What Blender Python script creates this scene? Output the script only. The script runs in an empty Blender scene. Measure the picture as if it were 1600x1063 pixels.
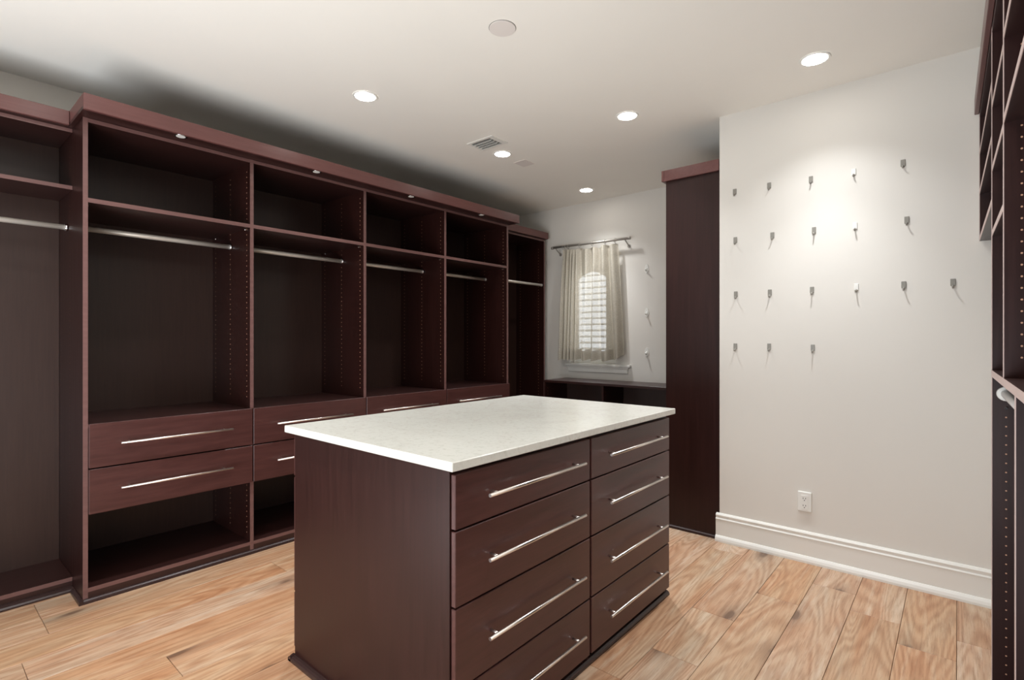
import bpy, bmesh, math, random
from mathutils import Vector
R = random.Random(7)
S = bpy.context.scene
COL = S.collection
D = bpy.data

# ------------------------------------------------------------ camera
FPX, YAW = 817.0, math.radians(40.46)
cam = D.objects.new('camera', D.cameras.new('camera'))
COL.objects.link(cam)
cam.location = (0, 0, 1.3)
cam.rotation_euler = (math.pi / 2, 0, YAW)
cam.data.sensor_width = 36.0
cam.data.lens = FPX / 1600 * 36.0
cam.data.shift_y = -0.8 / 1600
cam.data.clip_start = 0.02
S.camera = cam

# ------------------------------------------------------------ world, exposure
W = D.worlds.new('daylight'); S.world = W; W.use_nodes = True
W.node_tree.nodes['Background'].inputs[0].default_value = (0.86, 0.93, 1.0, 1)
W.node_tree.nodes['Background'].inputs[1].default_value = 1.9
S.view_settings.view_transform = 'Standard'
S.view_settings.look = 'None'
S.view_settings.gamma = 1
S.view_settings.exposure = 1.40
try: S.view_settings.use_curve_mapping = False
except Exception: pass

SPOT_W, WIDE_W, UP_W, LENS = 21.5, 12.5, 62.0, 14.0
WARM = (0.94, 0.97, 1.0)

def area(name, loc, rot, sx, sy, w, col):
    l = D.lights.new(name, 'AREA'); l.shape = 'RECTANGLE'; l.size = sx; l.size_y = sy
    l.energy = w; l.color = col
    o = D.objects.new(name, l); COL.objects.link(o); o.location = loc; o.rotation_euler = rot
    return o
# added fill light, unseen and low behind the camera, to lift the ceiling
area('fill_light', (-1.3, -1.25, 0.42), (math.radians(180 - 27), math.radians(0), math.radians(4)), 2.6, 2.2, UP_W, (0.87, 0.94, 1.0))

# ------------------------------------------------------------ materials
def lin(r, g, b):
    f = lambda c: ((c / 255 + 0.055) / 1.055) ** 2.4 if c > 10 else c / 255 / 12.92
    return (f(r), f(g), f(b), 1)
class NT:
    def __init__(s, name):
        s.m = D.materials.new(name); s.m.use_nodes = True; s.t = s.m.node_tree
        s.b = s.t.nodes['Principled BSDF']; s.out = s.t.nodes['Material Output']
    def n(s, typ, **k):
        x = s.t.nodes.new(typ)
        for a, v in k.items():
            if a.startswith('i_'):
                key = a[2:]
                x.inputs[int(key) if key.isdigit() else key.replace('_', ' ')].default_value = v
            else: setattr(x, a, v)
        return x
    def l(s, a, b): s.t.links.new(a, b)
def P(name, col, rough=0.5, metal=0.0, spec=0.5, coat=0.0):
    t = NT(name)
    t.b.inputs['Base Color'].default_value = col
    t.b.inputs['Roughness'].default_value = rough
    t.b.inputs['Metallic'].default_value = metal
    t.b.inputs['Specular IOR Level'].default_value = spec
    t.b.inputs['Coat Weight'].default_value = coat
    return t
def ramp(t, cols):
    r = t.n('ShaderNodeValToRGB')
    while len(r.color_ramp.elements) < len(cols): r.color_ramp.elements.new(0.5)
    for e, (p, c) in zip(r.color_ramp.elements, cols): e.position = p; e.color = c
    return r
def coords(t, scale, rnd=True):
    tc = t.n('ShaderNodeTexCoord'); mp = t.n('ShaderNodeMapping'); mp.inputs['Scale'].default_value = scale
    t.l(tc.outputs['Object'], mp.inputs['Vector'])
    if rnd:
        oi = t.n('ShaderNodeObjectInfo'); ml = t.n('ShaderNodeMath', operation='MULTIPLY', i_1=57.0)
        t.l(oi.outputs['Random'], ml.inputs[0])
        cb = t.n('ShaderNodeCombineXYZ'); t.l(ml.outputs[0], cb.inputs[0]); t.l(ml.outputs[0], cb.inputs[1])
        t.l(cb.outputs[0], mp.inputs['Location'])
    return mp
def painted(name, col, rough, bump=0.02, scale=180):
    t = P(name, col, rough)
    mp = coords(t, (1, 1, 1), False)
    nz = t.n('ShaderNodeTexNoise', i_Scale=scale, i_Detail=3.0); t.l(mp.outputs[0], nz.inputs['Vector'])
    bp = t.n('ShaderNodeBump', i_Strength=bump, i_Distance=0.002); t.l(nz.outputs[0], bp.inputs['Height'])
    t.l(bp.outputs[0], t.b.inputs['Normal'])
    n2 = t.n('ShaderNodeTexNoise', i_Scale=1.3, i_Detail=2.0); t.l(mp.outputs[0], n2.inputs['Vector'])
    a = tuple(c * 0.97 for c in col[:3]) + (1,)
    r = ramp(t, [(0.3, a), (0.7, col)]); t.l(n2.outputs[0], r.inputs[0]); t.l(r.outputs[0], t.b.inputs['Base Color'])
    return t.m
def darkwood(name, c1, c2, rough, scale, spec=0.5, coat=0.0):
    t = P(name, c1, rough, spec=spec, coat=coat)
    mp = coords(t, scale)
    nz = t.n('ShaderNodeTexNoise', i_Scale=1.0, i_Detail=6.0, i_Roughness=0.62, i_Distortion=0.3)
    t.l(mp.outputs[0], nz.inputs['Vector'])
    r = ramp(t, [(0.3, c1), (0.72, c2)]); t.l(nz.outputs[0], r.inputs[0]); t.l(r.outputs[0], t.b.inputs['Base Color'])
    bp = t.n('ShaderNodeBump', i_Strength=0.05, i_Distance=0.002); t.l(nz.outputs[0], bp.inputs['Height'])
    t.l(bp.outputs[0], t.b.inputs['Normal'])
    rr = t.n('ShaderNodeMapRange', i_3=rough - 0.05, i_4=rough + 0.06); t.l(nz.outputs[0], rr.inputs[0])
    t.l(rr.outputs[0], t.b.inputs['Roughness'])
    return t.m
WA, WB = (0.0185, 0.0055, 0.0044, 1), (0.030, 0.0090, 0.0072, 1)
m_wood_h = darkwood('mahogany_horizontal_grain_shaded', (0.0230, 0.0078, 0.0066, 1), (0.035, 0.0120, 0.0100, 1), 0.34, (60, 5, 90))  # same board as the drawer fronts, darkened for shade under the shelves
m_front = darkwood('mahogany_figured_drawer_front_lit', (0.055, 0.0195, 0.0168, 1), (0.083, 0.030, 0.026, 1), 0.33, (60, 5, 60))  # figured veneer, tone also lifted for faces turned to the light
m_wood_v = darkwood('mahogany_vertical_grain_shaded', WA, WB, 0.36, (70, 70, 3.2), spec=0.32)  # base colour lowered to put shade on the bay sides
m_wood_edge = darkwood('mahogany_edge_band', (0.13, 0.062, 0.056, 1), (0.17, 0.084, 0.075, 1), 0.38, (50, 5, 50))
m_wood_back = darkwood('mahogany_back_panel', (0.029, 0.0125, 0.0092, 1), (0.040, 0.018, 0.013, 1), 0.40, (80, 80, 4), spec=0.5)
m_crown = darkwood('mahogany_crown', (0.115, 0.043, 0.039, 1), (0.15, 0.060, 0.054, 1), 0.33, (60, 4, 60))
m_shoe = P('dark_shoe_moulding', (0.034, 0.017, 0.015, 1), 0.27).m
m_hole = P('raw_pin_hole', (0.50, 0.27, 0.17, 1), 0.6).m
m_wall = painted('warm_grey_wall_paint', lin(223, 218, 210), 0.62)
m_ceil = painted('ceiling_paint', lin(242, 238, 230), 0.8)
m_trim = painted('white_trim_paint', lin(232, 229, 222), 0.32, 0.005)
m_steel = P('brushed_steel', (0.86, 0.80, 0.75, 1), 0.30, 1.0).m
m_rod = P('satin_nickel_rod', (0.80, 0.73, 0.65, 1), 0.42, 0.45).m
m_chrome = P('chrome', (0.8, 0.8, 0.82, 1), 0.1, 1.0).m
m_bronze = P('pewter_curtain_rod', (0.40, 0.37, 0.33, 1), 0.45, 0.6).m
m_white = P('white_plastic', lin(232, 230, 224), 0.35).m
m_hook = P('clear_grey_plastic', lin(142, 138, 130), 0.3).m
m_dark = P('dark_slot', (0.01, 0.01, 0.01, 1), 0.6).m
m_ventdark = P('duct_interior', (0.17, 0.16, 0.145, 1), 0.8).m
m_speaker = painted('speaker_grille_paint', lin(226, 218, 212), 0.7, 0.2, 900)
def emis(name, col, st):
    t = NT(name); e = t.n('ShaderNodeEmission'); e.inputs[0].default_value = col; e.inputs[1].default_value = st
    t.l(e.outputs[0], t.out.inputs[0]); return t.m
m_lens = emis('lit_lens', (1, 0.96, 0.90, 1), LENS)

# quartz
t = P('white_quartz', lin(226, 224, 214), 0.2, coat=0.0)
mp = coords(t, (1, 1, 1), False)
nz = t.n('ShaderNodeTexNoise', i_Scale=2.4, i_Detail=8.0, i_Roughness=0.6, i_Distortion=0.9); t.l(mp.outputs[0], nz.inputs['Vector'])
r = ramp(t, [(0.44, lin(214, 212, 203)), (0.497, lin(211, 208, 199)), (0.503, lin(205, 202, 193)), (0.512, lin(213, 211, 202))])
t.l(nz.outputs[0], r.inputs[0])
n2 = t.n('ShaderNodeTexNoise', i_Scale=60.0, i_Detail=3.0, i_Roughness=0.7); t.l(mp.outputs[0], n2.inputs['Vector'])
r2 = ramp(t, [(0.30, lin(200, 196, 186)), (0.46, (1, 1, 1, 1))]); t.l(n2.outputs[0], r2.inputs[0])
mx = t.n('ShaderNodeMix', data_type='RGBA', blend_type='MULTIPLY'); mx.inputs[0].default_value = 0.35
t.l(r.outputs[0], mx.inputs[6]); t.l(r2.outputs[0], mx.inputs[7]); t.l(mx.outputs[2], t.b.inputs['Base Color'])
m_quartz = t.m

# oak planks
t = P('limed_oak_plank', lin(205, 165, 130), 0.42)
oi = t.n('ShaderNodeObjectInfo')
mp = coords(t, (6.0, 0.9, 5)); 
nz = t.n('ShaderNodeTexNoise', i_Scale=1.0, i_Detail=6.0, i_Roughness=0.62, i_Distortion=0.5); t.l(mp.outputs[0], nz.inputs['Vector'])
r = ramp(t, [(0.26, lin(186, 141, 110)), (0.42, lin(200, 163, 134)), (0.56, lin(204, 177, 152)), (0.72, lin(200, 186, 169))])
t.l(nz.outputs[0], r.inputs[0])
mpw = coords(t, (4.6, 0.55, 1)); wn = t.n('ShaderNodeTexNoise', i_Scale=1.0, i_Detail=2.0, i_Roughness=0.35, i_Distortion=0.4)
t.l(mpw.outputs[0], wn.inputs['Vector'])
wm = t.n('ShaderNodeMath', operation='MULTIPLY', i_1=150.0); t.l(wn.outputs[0], wm.inputs[0])
ws = t.n('ShaderNodeMath', operation='SINE'); t.l(wm.outputs[0], ws.inputs[0])
rw = ramp(t, [(0.0, lin(212, 192, 178)), (0.5, lin(240, 232, 224)), (0.9, (1, 1, 1, 1))])
wr = t.n('ShaderNodeMapRange', i_1=-1.0, i_2=1.0); t.l(ws.outputs[0], wr.inputs[0]); t.l(wr.outputs[0], rw.inputs[0])
m1 = t.n('ShaderNodeMix', data_type='RGBA', blend_type='MULTIPLY'); m1.inputs[0].default_value = 0.55
t.l(r.outputs[0], m1.inputs[6]); t.l(rw.outputs[0], m1.inputs[7])
mpf = coords(t, (160, 7, 30)); nf = t.n('ShaderNodeTexNoise', i_Scale=1.0, i_Detail=4.0, i_Roughness=0.7); t.l(mpf.outputs[0], nf.inputs['Vector'])
rf = ramp(t, [(0.32, lin(218, 206, 196)), (0.52, (1, 1, 1, 1))]); t.l(nf.outputs[0], rf.inputs[0])
m2 = t.n('ShaderNodeMix', data_type='RGBA', blend_type='MULTIPLY'); m2.inputs[0].default_value = 0.9
t.l(m1.outputs[2], m2.inputs[6]); t.l(rf.outputs[0], m2.inputs[7])
# white liming streaks
mpl = coords(t, (26, 2.2, 9)); nl = t.n('ShaderNodeTexNoise', i_Scale=1.0, i_Detail=5.0, i_Roughness=0.7); t.l(mpl.outputs[0], nl.inputs['Vector'])
rl = ramp(t, [(0.52, (0, 0, 0, 1)), (0.72, (1, 1, 1, 1))]); t.l(nl.outputs[0], rl.inputs[0])
lm = t.n('ShaderNodeMath', operation='MULTIPLY', i_1=0.65); t.l(rl.outputs[0], lm.inputs[0])
m3 = t.n('ShaderNodeMix', data_type='RGBA'); m3.inputs[7].default_value = lin(222, 207, 188); t.l(lm.outputs[0], m3.inputs[0])
t.l(m2.outputs[2], m3.inputs[6])
# knots
mpk = coords(t, (5.2, 1.9, 1)); vk = t.n('ShaderNodeTexVoronoi', voronoi_dimensions='2D', i_Scale=0.55); t.l(mpk.outputs[0], vk.inputs['Vector'])
nk = t.n('ShaderNodeTexNoise', i_Scale=3.0, i_Detail=3.0); t.l(mpk.outputs[0], nk.inputs['Vector'])
ak = t.n('ShaderNodeMath', operation='MULTIPLY_ADD', i_1=0.16, i_2=-0.08); t.l(nk.outputs[0], ak.inputs[0])
sk = t.n('ShaderNodeMath', operation='ADD'); t.l(vk.outputs[0], sk.inputs[0]); t.l(ak.outputs[0], sk.inputs[1])
rk = ramp(t, [(0.03, (0.85, 0.85, 0.85, 1)), (0.065, (0.35, 0.35, 0.35, 1)), (0.20, (0, 0, 0, 1))]); t.l(sk.outputs[0], rk.inputs[0])
m4 = t.n('ShaderNodeMix', data_type='RGBA'); m4.inputs[7].default_value = lin(104, 80, 66); t.l(rk.outputs[0], m4.inputs[0]); t.l(m3.outputs[2], m4.inputs[6])
# per plank tone
rp = ramp(t, [(0.0, lin(232, 220, 208)), (0.35, (1, 1, 1, 1)), (0.6, lin(244, 226, 206)), (0.8, lin(236, 226, 214)), (1.0, (1, 0.96, 0.90, 1))]); t.l(oi.outputs['Random'], rp.inputs[0])
m5 = t.n('ShaderNodeMix', data_type='RGBA', blend_type='MULTIPLY'); m5.inputs[0].default_value = 1.0
t.l(m4.outputs[2], m5.inputs[6]); t.l(rp.outputs[0], m5.inputs[7]); t.l(m5.outputs[2], t.b.inputs['Base Color'])
bp = t.n('ShaderNodeBump', i_Strength=0.18, i_Distance=0.0015); t.l(nf.outputs[0], bp.inputs['Height']); t.l(bp.outputs[0], t.b.inputs['Normal'])
m_oak = t.m
m_sub = P('subfloor', (0.08, 0.05, 0.03, 1), 0.9).m

# sheer linen
t = NT('sheer_linen'); t.t.nodes.remove(t.b)
mp = coords(t, (1, 1, 1), False)
wf = t.n('ShaderNodeTexNoise', i_Scale=1.0, i_Detail=3.0)
mq = t.n('ShaderNodeMapping'); mq.inputs['Scale'].default_value = (60, 60, 420); t.l(mp.outputs[0], mq.inputs[0]); t.l(mq.outputs[0], wf.inputs['Vector'])
rc = ramp(t, [(0.3, lin(178, 169, 153)), (0.7, lin(206, 199, 185))]); t.l(wf.outputs[0], rc.inputs[0])
df = t.n('ShaderNodeBsdfDiffuse'); tr = t.n('ShaderNodeBsdfTranslucent'); tp = t.n('ShaderNodeBsdfTransparent')
t.l(rc.outputs[0], df.inputs[0]); t.l(rc.outputs[0], tr.inputs[0])
a = t.n('ShaderNodeMixShader'); a.inputs[0].default_value = 0.25; t.l(df.outputs[0], a.inputs[1]); t.l(tr.outputs[0], a.inputs[2])
b = t.n('ShaderNodeMixShader'); b.inputs[0].default_value = 0.08; t.l(a.outputs[0], b.inputs[1]); t.l(tp.outputs[0], b.inputs[2])
t.l(b.outputs[0], t.out.inputs[0]); m_linen = t.m
t = P('window_glass', (1, 1, 1, 1), 0.02); t.b.inputs['Transmission Weight'].default_value = 1.0; t.b.inputs['IOR'].default_value = 1.05; m_glass = t.m

# ------------------------------------------------------------ mesh builder
class MB:
    def __init__(s): s.bm = bmesh.new()
    def box(s, x0, x1, y0, y1, z0, z1, bev=0.0):
        v = [s.bm.verts.new((x, y, z)) for x in (x0, x1) for y in (y0, y1) for z in (z0, z1)]
        fs = [s.bm.faces.new([v[i] for i in q]) for q in ((0, 1, 3, 2), (4, 6, 7, 5), (0, 4, 5, 1), (2, 3, 7, 6), (0, 2, 6, 4), (1, 5, 7, 3))]
        if bev:
            es = list({e for f in fs for e in f.edges})
            bmesh.ops.bevel(s.bm, geom=es, offset=bev, segments=1, affect='EDGES', profile=0.5)
        return s
    def tube(s, p0, p1, r, n=12, r1=None, caps=True):
        p0, p1 = Vector(p0), Vector(p1); d = (p1 - p0).normalized()
        a = d.orthogonal().normalized(); b = d.cross(a); r1 = r if r1 is None else r1
        A = []; B = []
        for i in range(n):
            q = 2 * math.pi * i / n; u = a * math.cos(q) + b * math.sin(q)
            A.append(s.bm.verts.new(p0 + u * r)); B.append(s.bm.verts.new(p1 + u * r1))
        for i in range(n):
            f = s.bm.faces.new((A[i], A[(i + 1) % n], B[(i + 1) % n], B[i])); f.smooth = True
        if caps: s.bm.faces.new(A[::-1]); s.bm.faces.new(B)
        return s
    def path(s, pts, r, n=8, closed=False):
        pts = [Vector(p) for p in pts]; rings = []; N = len(pts); rs = r if isinstance(r, (list, tuple)) else [r] * N
        prev = None
        for i, p in enumerate(pts):
            if closed: d = pts[(i + 1) % N] - pts[i - 1]
            else: d = pts[min(i + 1, N - 1)] - pts[max(i - 1, 0)]
            d.normalize()
            a = d.orthogonal().normalized() if prev is None else (prev - d * prev.dot(d)).normalized()
            prev = a; b = d.cross(a)
            rings.append([s.bm.verts.new(p + (a * math.cos(2 * math.pi * k / n) + b * math.sin(2 * math.pi * k / n)) * rs[i]) for k in range(n)])
        for i in range(N if closed else N - 1):
            X, Y = rings[i], rings[(i + 1) % N]
            for k in range(n):
                f = s.bm.faces.new((X[k], X[(k + 1) % n], Y[(k + 1) % n], Y[k])); f.smooth = True
        if not closed: s.bm.faces.new(rings[0][::-1]); s.bm.faces.new(rings[-1])
        return s
    def prism(s, prof, a, b, axis):
        """closed profile of (p, z) extruded from a to b along axis ('x': p is y, 'y': p is x, 'z': (p,q) is x,y)"""
        f = {'x': lambda c, p, z: (c, p, z), 'y': lambda c, p, z: (p, c, z), 'z': lambda c, p, z: (p, z, c)}[axis]
        A = [s.bm.verts.new(f(a, *q)) for q in prof]; B = [s.bm.verts.new(f(b, *q)) for q in prof]
        n = len(prof)
        for i in range(n): s.bm.faces.new((A[i], A[(i + 1) % n], B[(i + 1) % n], B[i]))
        s.bm.faces.new(A[::-1]); s.bm.faces.new(B); return s
    def dots(s, pts, nrm, r=0.003, n=6):
        for p in pts:
            p = Vector(p); nv = Vector(nrm); a = nv.orthogonal().normalized(); b = nv.cross(a)
            s.bm.faces.new([s.bm.verts.new(p + nv * 0.0006 + (a * math.cos(2 * math.pi * k / n) + b * math.sin(2 * math.pi * k / n)) * r) for k in range(n)])
        return s
    def build(s, name, mat, parent=None, keep=False):
        bmesh.ops.recalc_face_normals(s.bm, faces=s.bm.faces)
        me = D.meshes.new(name); s.bm.to_mesh(me); s.bm.free()
        co = [v.co for v in me.vertices]
        c = Vector([(min(v[i] for v in co) + max(v[i] for v in co)) / 2 for i in range(3)])
        if not keep: c.z = min(v[2] for v in co)
        for v in me.vertices: v.co -= c
        me.materials.append(mat)
        o = D.objects.new(name, me); COL.objects.link(o)
        if parent is not None:
            o.parent = parent; o.location = c - wpos(parent)
        else: o.location = c
        o['_w'] = list(c)
        return o
def wpos(o): return Vector(o['_w'])
def tag(o, label=None, cat=None, group=None, kind=None):
    for k, v in (('label', label), ('category', cat), ('group', group), ('kind', kind)):
        if v: o[k] = v
    return o
def thing(name, loc, label, cat, group=None):
    o = D.objects.new(name, None); COL.objects.link(o); o.location = loc; o['_w'] = list(loc); o.empty_display_size = 0.1
    return tag(o, label, cat, group)
def bx(name, mat, parent, x0, x1, y0, y1, z0, z1, bev=0.0):
    return MB().box(x0, x1, y0, y1, z0, z1, bev).build(name, mat, parent)
def struct(o): o['kind'] = 'structure'; return o

# ------------------------------------------------------------ room
CZ, XL, YF, YH, XC, XR, YB = 2.74, -3.90, 4.69, 3.45, -1.175, 0.52, -2.7
fl = struct(bx('floor', m_sub, None, XL - .1, XR + .1, YB - .3, YF + .1, -0.12, -0.013))
xs = [-0.004 + 0.1955 * k for k in range(3, -10, -1)]            # seams right of the island
xs += [-3.25 + 0.195 * k for k in range(6, -4, -1)]
fixed = {-0.9815: (2.06, 2.50), -0.786: (2.855,), -0.5905: (3.16,), -0.1995: (2.77,), -0.004: (2.965,), -1.177: (3.29,), -3.25: (0.43, 2.6), -3.055: (-0.5, 1.41), -2.86: (0.32, 2.2), -2.665: (-0.2, 1.75)}
for i in range(len(xs) - 1):
    x1, x0 = xs[i], xs[i + 1]
    if x1 < XL + .02 or x0 > XR: continue
    x0, x1 = max(x0, XL + .001), min(x1, XR - .001)
    ys = None
    for k, v in fixed.items():
        if abs(k - xs[i + 1]) < 0.01: ys = list(v)
    if ys is None: ys = [R.uniform(-.8, .8), R.uniform(1.5, 3.0)]
    ys = [y for y in ys]
    while ys[0] > YB + 1.2: ys.insert(0, ys[0] - R.uniform(1.2, 1.9))
    while ys[-1] < YF - 1.2: ys.append(ys[-1] + R.uniform(1.2, 1.9))
    ys = [YB] + [y for y in ys if YB + .15 < y < YF - .15] + [YF]
    for y0, y1 in zip(ys, ys[1:]):
        if x0 > XC and y0 > YH: continue
        if x0 > XC: y1 = min(y1, YH)
        MB().box(x0 + .0008, x1 - .0008, y0 + .0008, y1 - .0008, -0.013, 0.0, 0.0012).build('plank', m_oak, fl)

wl = struct(bx('wall_left', m_wall, None, XL - .1, XL, YB, YF, 0, CZ))
struct(bx('ceiling', m_ceil, None, XL - .1, XR + .1, YB - .1, YF + .1, CZ, CZ + .1))
struct(bx('wall_right', m_wall, None, XR, XR + .1, YB, YH, 0, CZ))
struct(bx('wall_hooks', m_wall, None, XC, XR + .1, YH, YF + .1, 0, CZ))
# back wall with the doorway (behind the camera)
b = MB(); b.box(XL - .1, -2.5, YB - .1, YB, 0, CZ); b.box(-1.0, XR + .1, YB - .1, YB, 0, CZ); b.box(-2.5, -1.0, YB - .1, YB, 0, CZ)
struct(b.build('wall_back', m_wood_back))
# far wall with the window opening
WX0, WX1, WZ0, WZ1 = -3.18, -2.62, 1.05, 2.07
b = MB(); b.box(XL - .1, WX0, YF, YF + .1, 0, CZ); b.box(WX1, XC, YF, YF + .1, 0, CZ); b.box(WX0, WX1, YF, YF + .1, 0, WZ0); b.box(WX0, WX1, YF, YF + .1, WZ1, CZ)
struct(b.build('wall_far', m_wall))

# baseboard on hook wall, wraps round the corner
pr = [(0, 0), (-.034, 0), (-.034, .012), (-.030, .026), (-.022, .036), (-.0165, .038), (-.0165, .136), (-.019, .139), (-.019, .143), (-.013, .150), (-.013, .158), (-.016, .162), (-.016, .167), (-.009, .175), (0, .178)]
b = MB(); b.prism([(YH + p, z) for p, z in pr], XC - .019, XR - .001, 'x')
bb = struct(b.build('baseboard_hooks', m_trim))
b = MB(); b.prism([(YB - p, z) for p, z in pr], XL, -2.5, 'x'); struct(b.build('baseboard_back', m_trim))

# ------------------------------------------------------------ window
win = tag(thing('window_1', (-2.845, YF, 1.05), None, None), kind='structure')
YG = YF + .085
AX0, AX1, AZ0, AZS, AZT = -3.135, -2.785, 1.16, 1.945, 2.02
arch = [(AX0 + (AX1 - AX0) * i / 14, AZS + (AZT - AZS) * math.sin(math.pi * i / 14) ** .8) for i in range(15)]
b = MB()
b.box(WX0, AX0, YG, YG + .03, WZ0, WZ1); b.box(AX1, WX1, YG, YG + .03, WZ0, WZ1); b.box(AX0, AX1, YG, YG + .03, WZ0, AZ0)
for (xa, za), (xb, zb) in zip(arch, arch[1:]):
    b.prism([(xa, za), (xb, zb), (xb, WZ1), (xa, WZ1)], YG, YG + .03, 'y')
b.build('window_frame', m_trim, win)
bx('pane', m_glass, win, AX0, AX1, YG + .012, YG + .016, AZ0, AZT)
for k in range(13):
    z = AZ0 + .035 + k * .0655
    if z > AZT - .02: break
    b = MB(); b.prism([(YG + .032, z - .004), (YG + .062, z + .012), (YG + .062, z + .018), (YG + .032, z + .002)], AX0 + .002, AX1 - .002, 'x'); b.build('louvre_slat', m_trim, win)
bx('window_sill', m_trim, win, -3.222, -2.452, YF - .035, YF + .09, 1.022, 1.047, .003)
bx('apron', m_trim, win, -3.19, -2.485, YF - .018, YF, .962, 1.022, .002)
bx('apron_bead', m_trim, win, -3.20, -2.475, YF - .026, YF, 1.006, 1.022, .002)

# ------------------------------------------------------------ curtain and rod
YR = 4.60
cr = thing('curtain_rod', (-2.88, YR, 2.28), 'thin dark pewter curtain rod fixed above the small window', 'curtain rod')
MB().tube((-3.345, YR, 2.293), (-2.428, YR, 2.285), .0125, 14).build('rod', m_bronze, cr, True)
for x in (-3.345, -2.428):
    MB().tube((x - .012, YR, 2.29 if x < -3 else 2.285), (x + .012, YR, 2.29 if x < -3 else 2.285), .0145, 14).build('finial', m_bronze, cr, True)
for x in (-3.30, -2.475):
    b = MB(); b.path([(x, YR, 2.277), (x, YR + .02, 2.262), (x, YF - .02, 2.235), (x, YF - .002, 2.225)], .006, 8); b.tube((x, YF - .006, 2.225), (x, YF, 2.225), .018, 12)
    b.build('bracket', m_bronze, cr, True)
ct = thing('curtain', (-2.88, YR, 1.08), 'cream sheer linen curtain gathered on rings over the lit arched window', 'curtain')
NX, NZ = 260, 44
bm = bmesh.new(); grid = []
rx = [-3.205, -3.172, -3.139, -2.995, -2.844, -2.695, -2.583]
for j in range(NZ + 1):
    v = j / NZ; row = []
    for i in range(NX + 1):
        u = i / NX
        # folds: u warped so the left quarter carries many tight folds
        xt = -3.212 + (.66) * (u ** 1.0) ; 
        if u < .34: xt = -3.212 + .20 * (u / .34); fr = 5.0 * u / .34
        else: xt = -3.012 + .452 * (u - .34) / .66; fr = 5.0 + 4.2 * (u - .34) / .66
        if u < .34: xb = -3.275 + .245 * (u / .34)
        else: xb = -3.03 + .525 * (u - .34) / .66
        s = v ** .8
        x = xt * (1 - s) + xb * s
        ph = fr * 2 * math.pi + .5 * math.sin(v * 2.3 + u * 9)
        amp = (.030 if u < .34 else .034) * (0.75 + .45 * v) * (1 + .35 * math.sin(u * 23 + 1))
        y = YR + .004 + amp * (math.sin(ph) + .25 * math.sin(2 * ph + .8)) + .007 * math.sin(2.3 * ph + 3 * v) * v
        x += .010 * math.cos(ph) * (.4 + .6 * v)
        zb = 1.088 + .012 * math.sin(ph + .6) + (.055 * max(0, (u - .86) / .14))
        # top sags between rings
        near = min(abs(x - q) for q in rx)
        zt = 2.252 - min(.022, near * .32) * (1 if u > .3 else .5)
        z = zt * (1 - v) + zb * v
        row.append(bm.verts.new((x, y, z)))
    grid.append(row)
for j in range(NZ):
    for i in range(NX):
        f = bm.faces.new((grid[j][i], grid[j][i + 1], grid[j + 1][i + 1], grid[j + 1][i])); f.smooth = True
b = MB(); b.bm.free(); b.bm = bm; 
hb = bmesh.new(); hg = [[hb.verts.new((q.co.x, q.co.y - .0022, q.co.z)) for q in row] for row in grid[-5:]]
for r0, r1 in zip(hg, hg[1:]):
    for i in range(NX): f = hb.faces.new((r0[i], r0[i + 1], r1[i + 1], r1[i])); f.smooth = True
b.build('sheer_panel', m_linen, ct, True)
b = MB(); b.bm.free(); b.bm = hb; b.build('hem', m_linen, ct, True)
for x in rx:
    pts = [(x + .006 * math.sin(q), YR + .020 * math.cos(q), 2.283 + .021 * math.sin(q)) for q in [2 * math.pi * k / 14 for k in range(14)]]
    b = MB().path(pts, .0026, 6, True)
    b.path([(x, YR + .002, 2.270), (x, YR + .004, 2.258), (x, YR + .006, 2.245)], .0015, 5)
    b.build('ring', m_bronze, cr, True)

# ------------------------------------------------------------ helpers for cabinets
def pins(parent, mat_parent, xs_, y, z0, z1, nrm, r=.0036):
    pts = []
    z = z0
    while z < z1:
        pts += [(x, y, z) for x in xs_]; z += .032
    o = MB().dots(pts, nrm, r).build('pin_holes', m_hole, mat_parent, True); o['kind'] = 'stuff'; return o
def handle_y(parent, x, y0, y1, z, sgn=1, r=.006, proj=.033):
    """bar pull running along y on a face at x, standing off towards sgn"""
    xb = x + sgn * proj
    b = MB().tube((xb, y0, z), (xb, y1, z), r, 12)
    for yy in (y0 + .04, y1 - .04):
        b.tube((x, yy, z), (xb, yy, z), .0045, 10)
    return b.build('handle', m_steel, parent, True)
def hang_rod(parent, x, y0, y1, z, r=.0145):
    rd = MB().tube((x, y0, z), (x, y1, z), r, 16).build('hanging_rod', m_rod, parent, True)
    for a, c in ((y0, y0 + .012), (y1 - .012, y1)):
        MB().tube((x, a, z), (x, c, z), r + .006, 16).build('rod_socket', m_chrome, rd, True)
    return rd
def shoe_prof(x, s=1, w=.018, h=.022):
    return [(x, 0), (x + s * w, 0), (x + s * w, h * .35), (x + s * w * .86, h * .65), (x + s * w * .55, h * .9), (x + s * w * .15, h), (x, h)]
PX = (-3.315, -3.56, -3.80)

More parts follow.
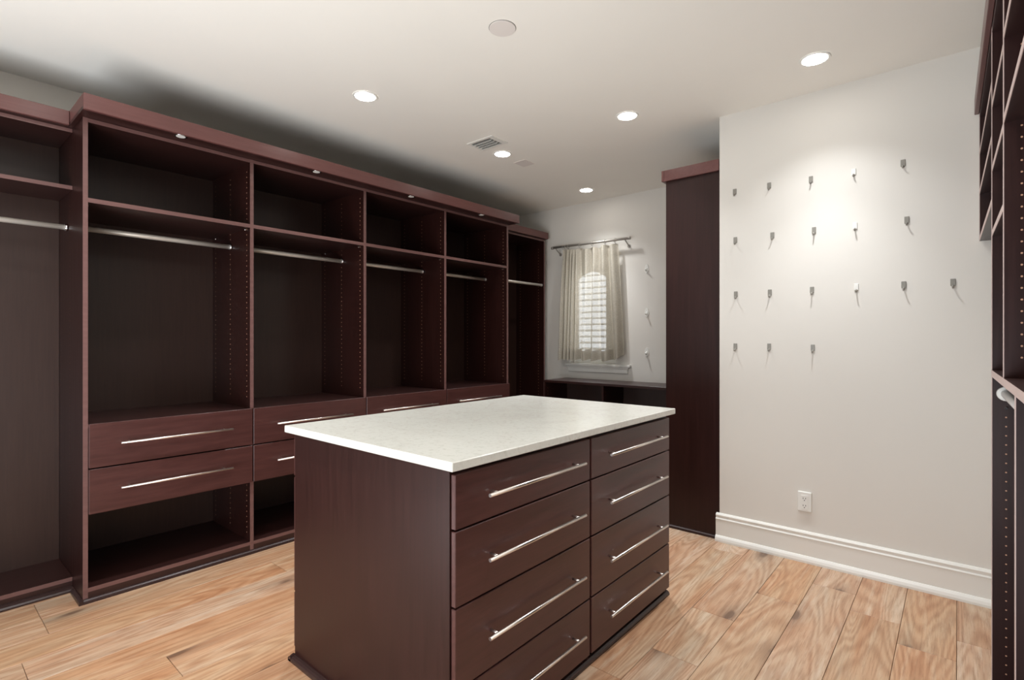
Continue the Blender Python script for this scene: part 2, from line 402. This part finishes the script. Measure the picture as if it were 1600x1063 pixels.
# ------------------------------------------------------------ main wardrobe wall
FX, BX = -3.27, -3.85
wd = thing('wardrobe', (-3.58, 2.18, 0), 'long dark mahogany wardrobe wall with four open bays, drawers and deep crown', 'wardrobe')
DV = [(.586, .606), (1.3835, 1.4045), (2.181, 2.2025), (2.961, 2.9835), (3.757, 3.780)]
for i, (a, c) in enumerate(DV):
    p = MB().box(BX - .01, FX - .0015, a, c, .0, 2.395).build('side_panel' if i in (0, 4) else 'divider', m_wood_v, wd)
    MB().box(FX - .0015, FX, a, c, .0, 2.395).build('edge_band', m_wood_edge, p)
    if i > 0: pins(wd, p, PX, a, .95, 2.34, (0, -1, 0)); 
    if i > 0: pins(wd, p, PX, a, .12, .42, (0, -1, 0))
    if i == 0: pins(wd, p, (-3.57, -3.80), a, .15, 2.3, (0, -1, 0), .0026)
bays = [(DV[i][1], DV[i + 1][0]) for i in range(4)]
HY = [(.73, 1.267), (1.528, 2.062), (2.315, 2.849), (3.090, 3.626)]
DY = [(.6075, 1.3905), (1.3975, 2.1885), (2.1955, 2.9695), (2.9765, 3.778)]
for i, (a, c) in enumerate(bays):
    MB().box(BX - .008, BX, a, c, .07, 2.375).build('back_panel', m_wood_back, wd)
    for nm, z0, z1 in (('top_board', 2.375, 2.394), ('shelf', 1.979, 2.001), ('deck', .862, .880), ('bottom_shelf', .050, .070)):
        s = MB().box(BX, FX - .0025, a, c, z0, z1).build(nm, m_wood_h, wd)
        MB().box(FX - .0025, FX - .001, a, c, z0, z1).build('edge_band', m_wood_edge, s)
    MB().box(FX - .02, FX - .001, a, c, 0, .050).build('toe_board', m_wood_h, wd)
    hang_rod(wd, -3.547, a, c, 1.892)
    for xx in (FX - .05, -3.78):
        for yy, sg in ((a, 1), (c, -1)):
            MB().tube((xx, yy, 1.972), (xx, yy + sg * .012, 1.972), .0035, 8).build('shelf_pin', m_chrome, wd, True)
    y0, y1 = DY[i]
    for z0, z1, hz in ((.664, .882, .777), (.436, .657, .550)):
        d = MB().box(FX + .0005, FX + .0195, y0, y1, z0, z1, .0015).build('drawer', m_front, wd)
        handle_y(d, FX + .0195, HY[i][0], HY[i][1], hz)
        MB().box(-3.80, FX, y0 + .03, y1 - .03, z0 + .02, z1 - .03).build('drawer_box', m_wood_h, d)
cw = MB(); cw.box(XL + .002, -3.165, .567, 3.797, 2.3955, 2.412); 
cw.build('soffit_board', m_wood_h, wd)
cw = MB(); cw.box(-3.1655, -3.145, .567, 3.797, 2.394, 2.471, .002); cw.box(XL + .002, -3.1655, .567, .587, 2.4125, 2.471); cw.box(XL + .002, -3.1655, 3.777, 3.797, 2.4125, 2.471)
cw.build('crown_moulding', m_crown, wd)
bx('cap_board', m_wood_h, wd, XL + .002, -3.166, .588, 3.776, 2.452, 2.468)
b = MB(); b.prism(shoe_prof(FX), .586, 3.780, 'y')
b.prism([(.586 - (p - FX), z) for p, z in shoe_prof(FX)], -3.46, FX + .018, 'x'); b.build('shoe_moulding', m_shoe, wd)
for y in (.985, 1.768, 2.544, 3.321):
    k = MB().tube((-3.185, y, 2.3930), (-3.185, y, 2.3955), .030, 24).build('puck_light', m_chrome, wd, True)
    MB().tube((-3.185, y, 2.3924), (-3.185, y, 2.3930), .022, 20).build('puck_lens', m_white, k, True)

# ------------------------------------------------------------ recessed wardrobes either side
def side_wardrobe(y0, y1, pan, crown_y, fx, label, shelf_z, rodx, rodz, cx, near):
    w = thing('wardrobe', ((fx + BX) / 2, (y0 + y1) / 2, 0), label, 'wardrobe')
    for a, c in pan:
        p = MB().box(BX - .01, fx - .0015, a, c, 0, 2.375).build('side_panel', m_wood_v, w)
        MB().box(fx - .0015, fx, a, c, 0, 2.375).build('edge_band', m_wood_edge, p)
        if not near: pins(w, p, (-3.53, -3.79), a, .12, 2.3, (0, -1, 0))
    ia, ib = (pan[0][1], y1) if near else (y0, pan[0][0])
    MB().box(BX - .008, BX, ia, ib, .066, 2.375).build('back_panel', m_wood_back, w)
    for nm, z0, z1 in [('top_board', 2.375, 2.394), ('bottom_shelf', .046, .066)] + ([('shelf', shelf_z, shelf_z + .020)] if shelf_z else []):
        s = MB().box(BX, fx - .0025, ia, ib, z0, z1).build(nm, m_wood_h, w)
        MB().box(fx - .0025, fx - .001, ia, ib, z0, z1).build('edge_band', m_wood_edge, s)
    bx('toe_board', m_wood_h, w, fx - .02, fx - .001, ia, ib, 0, .046)
    hang_rod(w, rodx, ia, ib, rodz, .0135)
    MB().box(cx - .02, cx, crown_y[0], crown_y[1], 2.398, 2.470, .002).build('crown_moulding', m_crown, w)
    bx('soffit_board', m_wood_h, w, XL + .002, cx - .0205, crown_y[0], crown_y[1], 2.3955, 2.412)
    MB().prism(shoe_prof(fx, 1, .036 if near else .02, .024), ia, ib, 'y').build('shoe_moulding', m_shoe, w)
    return w
side_wardrobe(-.30, .585, [(-.30, -.28)], (-.32, .566), -3.50, 'recessed open wardrobe bay at the left edge, one high shelf over a rod', 2.078, -3.62, 1.898, -3.457, True)
fw = side_wardrobe(3.782, 4.61, [(4.59, 4.61)], (3.799, 4.625), -3.455, 'narrow open wardrobe bay in the far corner beside the curtained window', None, -3.485, 1.897, -3.42, False)

# ------------------------------------------------------------ bench cabinet under the window
bc = thing('bench_cabinet', (-2.2, 4.48, 0), 'low mahogany open-cubby cabinet under the curtained window', 'cabinet')
bx('top_panel', m_wood_h, bc, -3.225, -1.18, 4.275, YF - .002, .865, .8875, .0015)
for x in (-3.222, -2.548, -1.885, -1.20):
    p = bx('divider', m_wood_v, bc, x, x + .02, 4.285, YF - .02, 0, .865)
    if x < -1.5:
        b = MB(); b.dots([(x + .02, 4.32, z) for z in [.1 + .032 * k for k in range(23)]], (1, 0, 0)).build('pin_holes', m_hole, p, True)['kind'] = 'stuff'
for x0, x1 in ((-3.202, -2.548), (-2.528, -1.885), (-1.865, -1.20)):
    bx('shelf', m_wood_h, bc, x0, x1, 4.30, YF - .03, .44, .46)
    bx('bottom_shelf', m_wood_h, bc, x0, x1, 4.29, YF - .03, .05, .07)
    bx('back_panel', m_wood_back, bc, x0, x1, YF - .02, YF - .01, .07, .865)
    bx('toe_board', m_wood_h, bc, x0, x1, 4.30, 4.315, 0, .05)

# ------------------------------------------------------------ tall tower cabinet
tw = thing('tower_cabinet', (-1.36, 3.87, 0), 'tall mahogany tower cabinet standing against the corner of the hook wall', 'cabinet')
TX0, TX1, TY0, TY1 = -1.548, -1.178, 3.468, 4.268
bx('side_panel', m_wood_v, tw, TX0, TX1, TY0, TY0 + .020, 0, 2.396, .001)
bx('side_panel', m_wood_v, tw, TX0, TX1, TY1 - .02, TY1, 0, 2.396, .001)
bx('back_panel', m_wood_back, tw, TX1 - .012, TX1, TY0 + .02, TY1 - .02, .05, 2.38)
for z in (.05, .38, .68, .98, 1.28, 1.58, 1.88, 2.13, 2.375):
    bx('shelf', m_wood_h, tw, TX0 + .002, TX1 - .012, TY0 + .02, TY1 - .02, z, z + .02)
b = MB(); b.box(TX0 - .024, TX0 - .004, TY0 - .022, TY1, 2.397, 2.472, .002); b.box(TX0 - .004, TX1 - .0005, TY0 - .022, TY0 - .003, 2.397, 2.472, .002)
b.build('crown_moulding', m_crown, tw)
bx('top_board', m_wood_h, tw, TX0 - .003, TX1, TY0 - .002, TY1, 2.397, 2.455)
b = MB(); b.prism([(TY0 - (p - TX0), z) for p, z in shoe_prof(TX0, 1, .016, .022)], TX0 - .014, TX1 - .020, 'x'); b.build('shoe_moulding', m_shoe, tw)

# ------------------------------------------------------------ island
IX0, IX1, IY0, IY1 = -2.052, -1.132, 1.045, 2.532
il = thing('island_cabinet', ((IX0 + IX1) / 2, (IY0 + IY1) / 2, 0), 'mahogany island drawer cabinet under the white quartz top', 'cabinet')
bx('side_panel', m_wood_v, il, IX0, IX1, IY0, IY0 + .018, 0, .922, .001)
bx('side_panel', m_wood_v, il, IX0, IX1, IY1 - .018, IY1, 0, .922, .001)
bx('divider', m_wood_v, il, IX0 + .002, IX1 - .002, 1.780, 1.800, 0, .922)
bx('carcass', m_wood_h, il, IX0 + .03, IX1 - .03, IY0 + .019, IY1 - .019, .02, .921)
for sx, xf in ((1, IX1), (-1, IX0)):
    for a, c in ((IY0 + .018, 1.780), (1.800, IY1 - .018)):
        bx('rail', m_wood_h, il, min(xf, xf - sx * .02), max(xf, xf - sx * .02) - (.001 if sx > 0 else 0), a, c, .903, .9215)
        bx('plinth', m_shoe, il, min(xf - sx * .012, xf - sx * .028), max(xf - sx * .012, xf - sx * .028), a, c, 0, .05)
    for (a, c, h0, h1) in ((IY0 + .006, 1.7835, 1.164, 1.702), (1.7965, IY1 + .002, 1.896, 2.440)):
        for z0, z1, hz in ((.7425, .904, .826), (.515, .7365, .629), (.2715, .509, .390), (.044, .2655, .163)):
            x0, x1 = (xf + .0005, xf + .0185) if sx > 0 else (xf - .0185, xf - .0005)
            d = MB().box(x0, x1, a, c, z0, z1, .002).build('drawer', m_front, il)
            handle_y(d, xf + sx * .0185, h0, h1, hz, sx)
b = MB()
b.prism(shoe_prof(IX1 - .006, 1, .022), IY0 - .022, IY1 + .012, 'y')
b.prism(shoe_prof(IX0 + .006, -1, .022), IY0 - .022, IY1 + .012, 'y')
b.prism([(IY0 - (p - 0), z) for p, z in shoe_prof(0, 1, .022)], IX0 - .010, IX1 + .010, 'x')
b.prism([(IY1 + p, z) for p, z in shoe_prof(0, 1, .012)], IX0, IX1, 'x')
b.build('shoe_moulding', m_shoe, il)
q = MB().box(-2.084, -1.090, 1.017, 2.556, .9225, .9505, .0025).build('island_countertop', m_quartz)
tag(q, 'white quartz slab with faint grey veining lying on the island cabinet', 'countertop')

# ------------------------------------------------------------ right shelving unit (camera stands beside it)
RX = .0795
PV = Vector((RX, 3.444, 0))
ru = thing('shelving_unit', tuple(PV), 'tall dark shelving unit with front edges lit at a glancing angle at the right edge of the photo', 'shelving')
ru.rotation_euler = (0, 0, .012)
RB = .44
def rpanel(a, c, z0, z1, nm='divider', hc=None):
    p = bx(nm, m_wood_v, ru, RX + .0015, RB, a, c, z0, z1)
    MB().box(RX, RX + .0015, a, c, z0, z1).build('edge_band', m_edge_lit, p)
    if hc: pins(ru, p, (RX + .037, RX + .30), a, hc[0], hc[1], (0, -1, 0), .0028)
    return p
m_edge_lit = darkwood('glancing_lit_edge_band', (0.52, 0.38, 0.35, 1), (0.60, 0.45, 0.41, 1), 0.4, (50, 5, 50))  # edge colour lightened to carry the glancing light on the front edges
Y1, Y2, Y3, Y4 = 2.505, 2.005, 1.675, 1.10
rpanel(3.42, 3.44, 1.783, 2.405, 'side_panel')
rpanel(Y1, Y1 + .02, 0, 2.405, hc=(.1, 1.15)); 
rpanel(Y2, Y2 + .02, 1.192, 2.405, hc=(1.25, 2.35))
rpanel(Y3, Y3 + .02, 0, 1.170, hc=(.1, 1.1))
rpanel(Y4, Y4 + .02, 0, 2.405, 'side_panel')
def rshelf(a, c, z0, z1, nm='shelf', fx=RX):
    s = bx(nm, m_wood_h, ru, fx + .002, RB, a, c, z0, z1)
    MB().box(fx + .0005, fx + .002, a, c, z0, z1).build('edge_band', m_edge_lit, s)
for z in (1.783, 2.010, 2.203): rshelf(Y1 + .02, 3.42, z, z + .020)
for z in (1.665, 1.893, 2.120): rshelf(Y2 + .02, Y1, z, z + .020)
for z in (1.906, 2.143): rshelf(Y4 + .02, Y2, z, z + .020)
for a, c in ((Y1 + .02, 3.42), (Y2 + .02, Y1), (Y4 + .02, Y2)): bx('top_board', m_wood_h, ru, RX + .001, RB, a, c, 2.385, 2.405)
s = bx('counter_shelf', m_wood_h, ru, RX, RB, Y4 + .02, Y1, 1.170, 1.192)
MB().box(RX - .0015, RX, Y4 + .02, Y1, 1.170, 1.192).build('edge_band', m_edge_lit, s)
for a, c, z0, z1 in ((Y1 + .02, 3.42, 1.803, 2.385), (Y2 + .02, Y1, 1.192, 2.385), (Y4 + .02, Y2, 1.192, 2.385), (Y3 + .02, Y1, .07, 1.17), (Y4 + .02, Y3, .07, 1.17)):
    bx('back_panel', m_wood_back, ru, RB, RB + .01, a, c, z0, z1)
bx('bottom_shelf', m_wood_h, ru, RX + .002, RB, Y3 + .02, Y1, .05, .07)
bx('bottom_shelf', m_wood_h, ru, RX + .002, RB, Y4 + .02, Y3, .05, .07)
MB().box(RX - .018, RX, Y4 - .02, 3.441, 2.406, 2.482, .002).build('crown_moulding', m_crown, ru)
bx('soffit_board', m_wood_h, ru, RX + .0005, RB, Y4, 3.441, 2.406, 2.42)
rr = MB().tube((RX + .037, Y3 + .021, 1.110), (RX + .037, Y1 - .001, 1.110), .0145, 20).build('hanging_rod', P('grey_white_rod', (.72, .70, .70, 1), .3, .3).m, ru, True)
MB().tube((RX + .037, Y1 - .008, 1.110), (RX + .037, Y1, 1.110), .024, 24, .026).build('rod_socket', m_white, rr, True)
b = MB().tube((RX + .037, Y1 - .012, 1.061), (RX + .037, Y1, 1.061), .004, 8).build('shelf_pin', m_chrome, ru, True)

# ------------------------------------------------------------ ceiling fittings
spots = [(-2.667, 1.789, 'lit recessed downlight nearest the left wardrobe wall, above the drawers'), (-1.619, 3.041, 'lit recessed downlight in front of the tower cabinet'),
         (-0.559, 3.048, 'lit recessed downlight above the wall of small hooks'), (-2.687, 3.036, 'lit recessed downlight close beside the air vent'),
         (-2.723, 4.294, 'lit recessed downlight farthest away, above the curtained window'),
         (-2.67, 0.54, 'recessed downlight behind the view, near the left wardrobe'), (-1.60, 0.54, 'recessed downlight behind the view, in the middle of the room'), (-0.56, 1.79, 'recessed downlight above the right shelving, outside the view')]
for i, (x, y, lab) in enumerate(spots):
    k = thing('recessed_light', (x, y, CZ - .012), lab, 'ceiling light', 'recessed ceiling downlights')
    b = MB(); ro, ri, n = .073, .060, 40
    A = [[b.bm.verts.new((x + rr_ * math.cos(2 * math.pi * j / n), y + rr_ * math.sin(2 * math.pi * j / n), z)) for j in range(n)] for rr_, z in ((ro, CZ - .0005), (ro - .003, CZ - .006), (ri, CZ - .005), (ri - .004, CZ - .0005))]
    for p_, q_ in zip(A, A[1:]):
        for j in range(n): b.bm.faces.new((p_[j], p_[(j + 1) % n], q_[(j + 1) % n], q_[j]))
    b.build('trim_ring', m_white, k, True)
    MB().tube((x, y, CZ - .004), (x, y, CZ - .001), ri - .003, 32).build('lens', m_lens, k, True)
    l = D.lights.new('downlight_lamp', 'SPOT'); l.energy = SPOT_W; l.color = WARM; l.spot_size = math.radians(74); l.spot_blend = 1.0; l.shadow_soft_size = .028
    o = D.objects.new('downlight_lamp', l); COL.objects.link(o); o.parent = k; o.location = (0, 0, -.04 + .012)
    l = D.lights.new('downlight_spill', 'SPOT'); l.energy = WIDE_W; l.color = WARM; l.spot_size = math.radians(112); l.spot_blend = 1.0; l.shadow_soft_size = .03
    o = D.objects.new('downlight_spill', l); COL.objects.link(o); o.parent = k; o.location = (0, 0, -.04 + .012)
sp = thing('ceiling_speaker', (-1.602, 1.81, CZ - .006), 'round flat blank cover plate on the ceiling above the island', 'ceiling speaker')
MB().tube((-1.602, 1.81, CZ - .005), (-1.602, 1.81, CZ), .061, 40).build('cover', m_speaker, sp, True)
MB().tube((-1.602, 1.81, CZ - .0008), (-1.602, 1.81, CZ - .0002), .0635, 40).build('rim_gap', m_ventdark, sp, True)
v = thing('air_vent', (-2.62, 2.80, CZ - .01), 'white metal air vent with angled slats beside a downlight', 'air vent')
b = MB(); x0, x1, y0, y1 = -2.748, -2.498, 2.708, 2.886
b.box(x0, x1, y0, y0 + .022, CZ - .006, CZ, .001); b.box(x0, x1, y1 - .022, y1, CZ - .006, CZ, .001); b.box(x0, x0 + .022, y0 + .022, y1 - .022, CZ - .006, CZ, .001); b.box(x1 - .04, x1, y0 + .022, y1 - .022, CZ - .006, CZ, .001)
b.build('frame', m_trim, v)
bx('duct_opening', m_ventdark, v, x0 + .022, x1 - .04, y0 + .022, y1 - .022, CZ - .001, CZ - .0004)
for k in range(4):
    yy = y0 + .036 + k * .032
    MB().prism([(yy + .014, CZ - .001), (yy, CZ - .017), (yy + .0012, CZ - .0185), (yy + .0162, CZ - .002)], x0 + .023, x1 - .041, 'x').build('slat', m_trim, v)
pl = thing('ceiling_plate', (-2.69, 3.31, CZ - .004), 'small square blank plate on the ceiling past the air vent', 'ceiling plate')
bx('plate', m_speaker, pl, -2.75, -2.63, 3.245, 3.375, CZ - .004, CZ, .001)
b = MB(); b.dots([(-2.71, 3.29, CZ - .0042), (-2.67, 3.33, CZ - .0042)], (0, 0, -1), .006, 10); b.build('screw', m_speaker, pl, True)

# ------------------------------------------------------------ outlet
ot = thing('wall_outlet', (-.682, YH, .34), 'white duplex power outlet low on the hook wall above the baseboard', 'power outlet')
bx('cover_plate', m_white, ot, -.719, -.647, YH - .013, YH, .293, .408, .003)
bx('receptacle', m_white, ot, -.700, -.666, YH - .0155, YH - .0128, .305, .388, .001)
b = MB()
for zc in (.368, .326):
    for dx in (-.0065, .0065): b.box(-.683 + dx - .0014, -.683 + dx + .0014, YH - .0162, YH - .0154, zc - .001, zc + .007)
    b.tube((-.683, YH - .0162, zc - .009), (-.683, YH - .0154, zc - .009), .0028, 10)
b.build('socket_slots', m_dark, ot, True)

# ------------------------------------------------------------ hooks
def make_hook(x, yw, z, label, group, mat, s=1.0, wide=False):
    k = thing('wall_hook', (x, yw, z - .02 * s), label, 'hook', group)
    w, hh = .0105 * s, .018 * s
    if not wide:
        bx('back_plate', mat, k, x - w, x + w, yw - .006, yw, z - hh, z + hh, .0015)
        pts = [(x, yw - .004, z - hh + .004), (x, yw - .010, z - hh - .006), (x, yw - .017, z - hh - .011), (x, yw - .024, z - hh - .008), (x, yw - .027, z - hh + .001)]
        MB().path(pts, [.004, .004, .0036, .0032, .0028], 8).build('prong', m_hook, k, True)
    else:
        prof = [(x + w * 1.1 * math.cos(a) * (1 if math.sin(a) < 0 else .95), z + hh * 1.25 * math.sin(a)) for a in [2 * math.pi * i / 20 for i in range(20)]]
        MB().prism(prof, yw - .006, yw, 'y').build('back_plate', mat, k)
        pts = [(x, yw - .004, z + .004), (x, yw - .012, z - .010), (x, yw - .022, z - .020), (x, yw - .032, z - .018), (x, yw - .036, z - .006)]
        MB().path(pts, [.007, .0075, .007, .006, .005], 10).build('prong', mat, k, True)
    return k
rows = [(2.236, (-1.08, -.877, -.652, -.441, -.221), 'top row'), (1.934, (-1.076, -.859, -.636, -.435, -.205), 'second row'),
        (1.588, (-1.073, -.873, -.646, -.429, -.218, -.019), 'third row'), (1.256, (-1.076, -.877, -.642), 'bottom row')]
cn = ['first', 'second', 'third', 'fourth', 'fifth', 'sixth']
for z, xx, rn in rows:
    for i, x in enumerate(xx):
        place = ('leftmost' if i == 0 else 'rightmost' if i == len(xx) - 1 else cn[i] + ' from left')
        make_hook(x, YH, z + R.uniform(-.004, .004), 'small %s adhesive hook, %s in the %s of wall hooks' % ('white' if i == 3 else 'grey', place, rn), 'adhesive hooks on the hook wall', m_white if i == 3 else m_hook)
for z, nm in ((1.985, 'highest'), (1.562, 'middle'), (1.180, 'lowest')):
    make_hook(-2.287, YF, z, 'white oval wall hook beside the curtained window, %s of the three' % nm, 'oval hooks beside the window', m_white, 1.9, True)

for o in D.objects:
    if '_w' in o: del o['_w']
